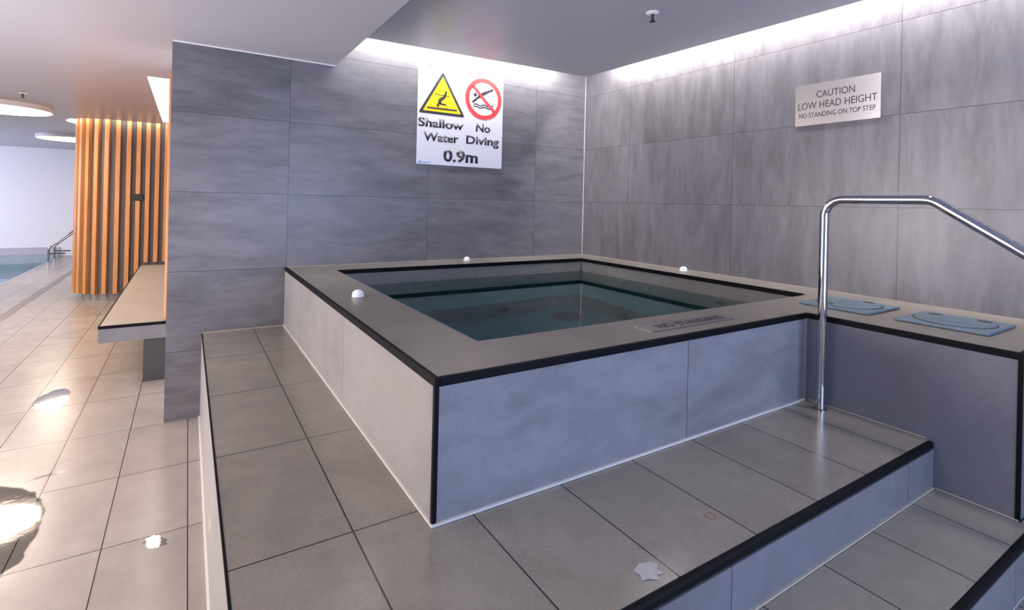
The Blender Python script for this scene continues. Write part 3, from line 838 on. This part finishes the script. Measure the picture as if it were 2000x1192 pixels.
# ------------------------------------------------------------------ swimming pool at the far left
bm = nb()
ZPB = -1.3
box(bm, PX, PX + 0.2, PY0, PY1, ZPB, -0.08); box(bm, XFAR, PX, PY0 - 0.2, PY0, ZPB, -0.08)
box(bm, XFAR, PX, PY1, YFAR, ZPB, 0.05); box(bm, XFAR, PX, PY0, PY1, ZPB - 0.1, ZPB); box(bm, XFAR - 0.2, XFAR, PY0, PY1, ZPB, -0.1)
o = struct('pool_basin', bm, tile_mat('pool_tile', (0.30, 0.36, 0.40), 0, 1, 0, 0, 0.6, 0.6, rough=0.4, contrast=0.15))
tag(o, 'sunken swimming pool shell with a grey tiled far wall', 'pool', kind='structure')
bm = nb(); vs = [bm.verts.new((x, y, -0.13)) for x, y in ((XFAR, PY0), (PX, PY0), (PX, PY1), (XFAR, PY1))]; bm.faces.new(vs)
o = obj('pool_water', bm, M['poolwater']); tag(o, 'pale blue water of the swimming pool at the far left', 'water', kind='stuff')
bm = nb(); box(bm, XFAR, PX, YFAR - 0.03, YFAR, 0.05, 0.20); struct('baseboard_far', bm, plain('lavender_skirting', (0.42, 0.40, 0.46), 0.4))
bm = nb(); box(bm, -4.975, -4.885, -1.0, YFAR - 0.05, 0.0, 0.003)
o = obj('drain_channel', bm, plain('drain_grating_grey', (0.16, 0.145, 0.14), 0.35, var=0.2, bscale=40)); tag(o, 'long dark slot drain running along the pale pool deck', 'drain')
for y, lb in ((9.8, 'nearer steel handrail at the swimming pool edge beyond the slat column'), (10.35, 'farther steel handrail at the swimming pool edge beyond the slat column')):
    t = thing('pool_handrail', lb, 'handrail', (PX + 0.04, y, 0), 'handrails at the pool edge')
    bm = nb(); tube(bm, bend([(PX + 0.04, y, 0), (PX + 0.04, y, 0.285), (-4.75, y, 1.02), (-4.62, y, 0.9), (-4.62, y, 0)], 0.05, 6), 0.019, 14); obj('rail_tube', bm, M['chrome'], t, True)
    bm = nb(); box(bm, PX + 0.02, PX + 0.30, y - 0.012, y + 0.012, 0.165, 0.190); obj('crossbar', bm, M['chrome'], t)
    bm = nb(); lathe(bm, [(0.04, 0), (0.04, 0.006), (0.022, 0.012)], (PX + 0.06, y, 0), 20); obj('floor_collar', bm, M['chrome'], t, True)

# ------------------------------------------------------------------ thin films of spilt water
mt = bpy.data.materials.new('water_film'); mt.use_nodes = True; nt = mt.node_tree; nt.nodes.remove(nt.nodes['Principled BSDF'])
tr = N(nt, 'ShaderNodeBsdfTransparent'); tr.inputs[0].default_value = (1, 1, 1, 1); gl = N(nt, 'ShaderNodeBsdfGlossy'); gl.inputs['Roughness'].default_value = 0.05
fr = N(nt, 'ShaderNodeFresnel'); fr.inputs[0].default_value = 1.33; mx = N(nt, 'ShaderNodeMixShader')
nt.links.new(fr.outputs[0], mx.inputs[0]); nt.links.new(tr.outputs[0], mx.inputs[1]); nt.links.new(gl.outputs[0], mx.inputs[2]); nt.links.new(mx.outputs[0], nt.nodes['Material Output'].inputs[0])
geo = N(nt, 'ShaderNodeNewGeometry'); nb_ = N(nt, 'ShaderNodeBump'); nb_.inputs['Strength'].default_value = 0.10; nb_.inputs['Distance'].default_value = 0.002
nt.links.new(noise(nt, geo.outputs['Position'], 22, 3), nb_.inputs['Height']); nt.links.new(nb_.outputs[0], gl.inputs['Normal'])


def puddle(pts, z, label):
    out = []
    n = len(pts)
    for i in range(n):                       # smooth closed outline with a ragged rim
        p0, p1, p2, p3 = (Vector(pts[(i + k - 1) % n]) for k in range(4))
        for k in range(8):
            q = k / 8
            v = 0.5 * ((2 * p1) + (p2 - p0) * q + (2 * p0 - 5 * p1 + 4 * p2 - p3) * q * q + (3 * p1 - p0 - 3 * p2 + p3) * q ** 3)
            out.append((v.x + random.uniform(-0.007, 0.007), v.y + random.uniform(-0.007, 0.007)))
    bm = nb(); bm.faces.new([bm.verts.new((x, y, z + 0.0008)) for x, y in out])
    tag(obj('water_puddle', bm, mt), label, 'puddle', 'wet patches on the tiles')


GLINT = [(-2.292, -2.932), (-2.262, -2.921), (-2.235, -2.930), (-2.222, -2.945), (-2.238, -2.958), (-2.233, -2.975), (-2.252, -2.971), (-2.262, -2.985), (-2.279, -2.970), (-2.298, -2.966), (-2.288, -2.950)]  # outline of a pale patch painted as the lit wall's reflection
bm = nb(); prism(bm, GLINT[::-1], ZS1 + 0.0016, ZS1 + 0.0019)
tag(obj('painted_glint', bm, plain('pale_glint', (0.34, 0.33, 0.34), 0.3, var=0.3, bscale=90)), 'small pale splash painted as reflected light on the topmost step near its nosing', 'glint')
puddle([(-4.039, 0.653), (-4.036, 0.882), (-3.947, 0.998), (-3.885, 0.9), (-3.868, 0.7), (-3.905, 0.575), (-3.944, 0.582)], 0.0017, 'bright wet patch on the pale floor level with the bench')
puddle([(-4.006, -0.468), (-3.898, -0.48), (-3.781, -0.622), (-3.719, -0.817), (-3.715, -1.056), (-3.743, -1.206), (-3.861, -1.168)], 0.0017, 'wide wet patch on the pale floor at the left edge')
puddle([(-3.338, -1.283), (-3.302, -1.252), (-3.262, -1.29), (-3.256, -1.338), (-3.298, -1.342)], 0.0017, 'tiny wet patch on the floor beside the tall step side')
bm = nb(); ring(bm, circ(-1.938, -2.885, 0.017, 24), circ(-1.938, -2.885, 0.0135, 24), ZS1 + 0.0016, ZS1 + 0.002)
tag(obj('stain_ring', bm, plain('rust_stain', (0.30, 0.14, 0.11), 0.5)), 'faint small reddish ring mark on the topmost step', 'stain')
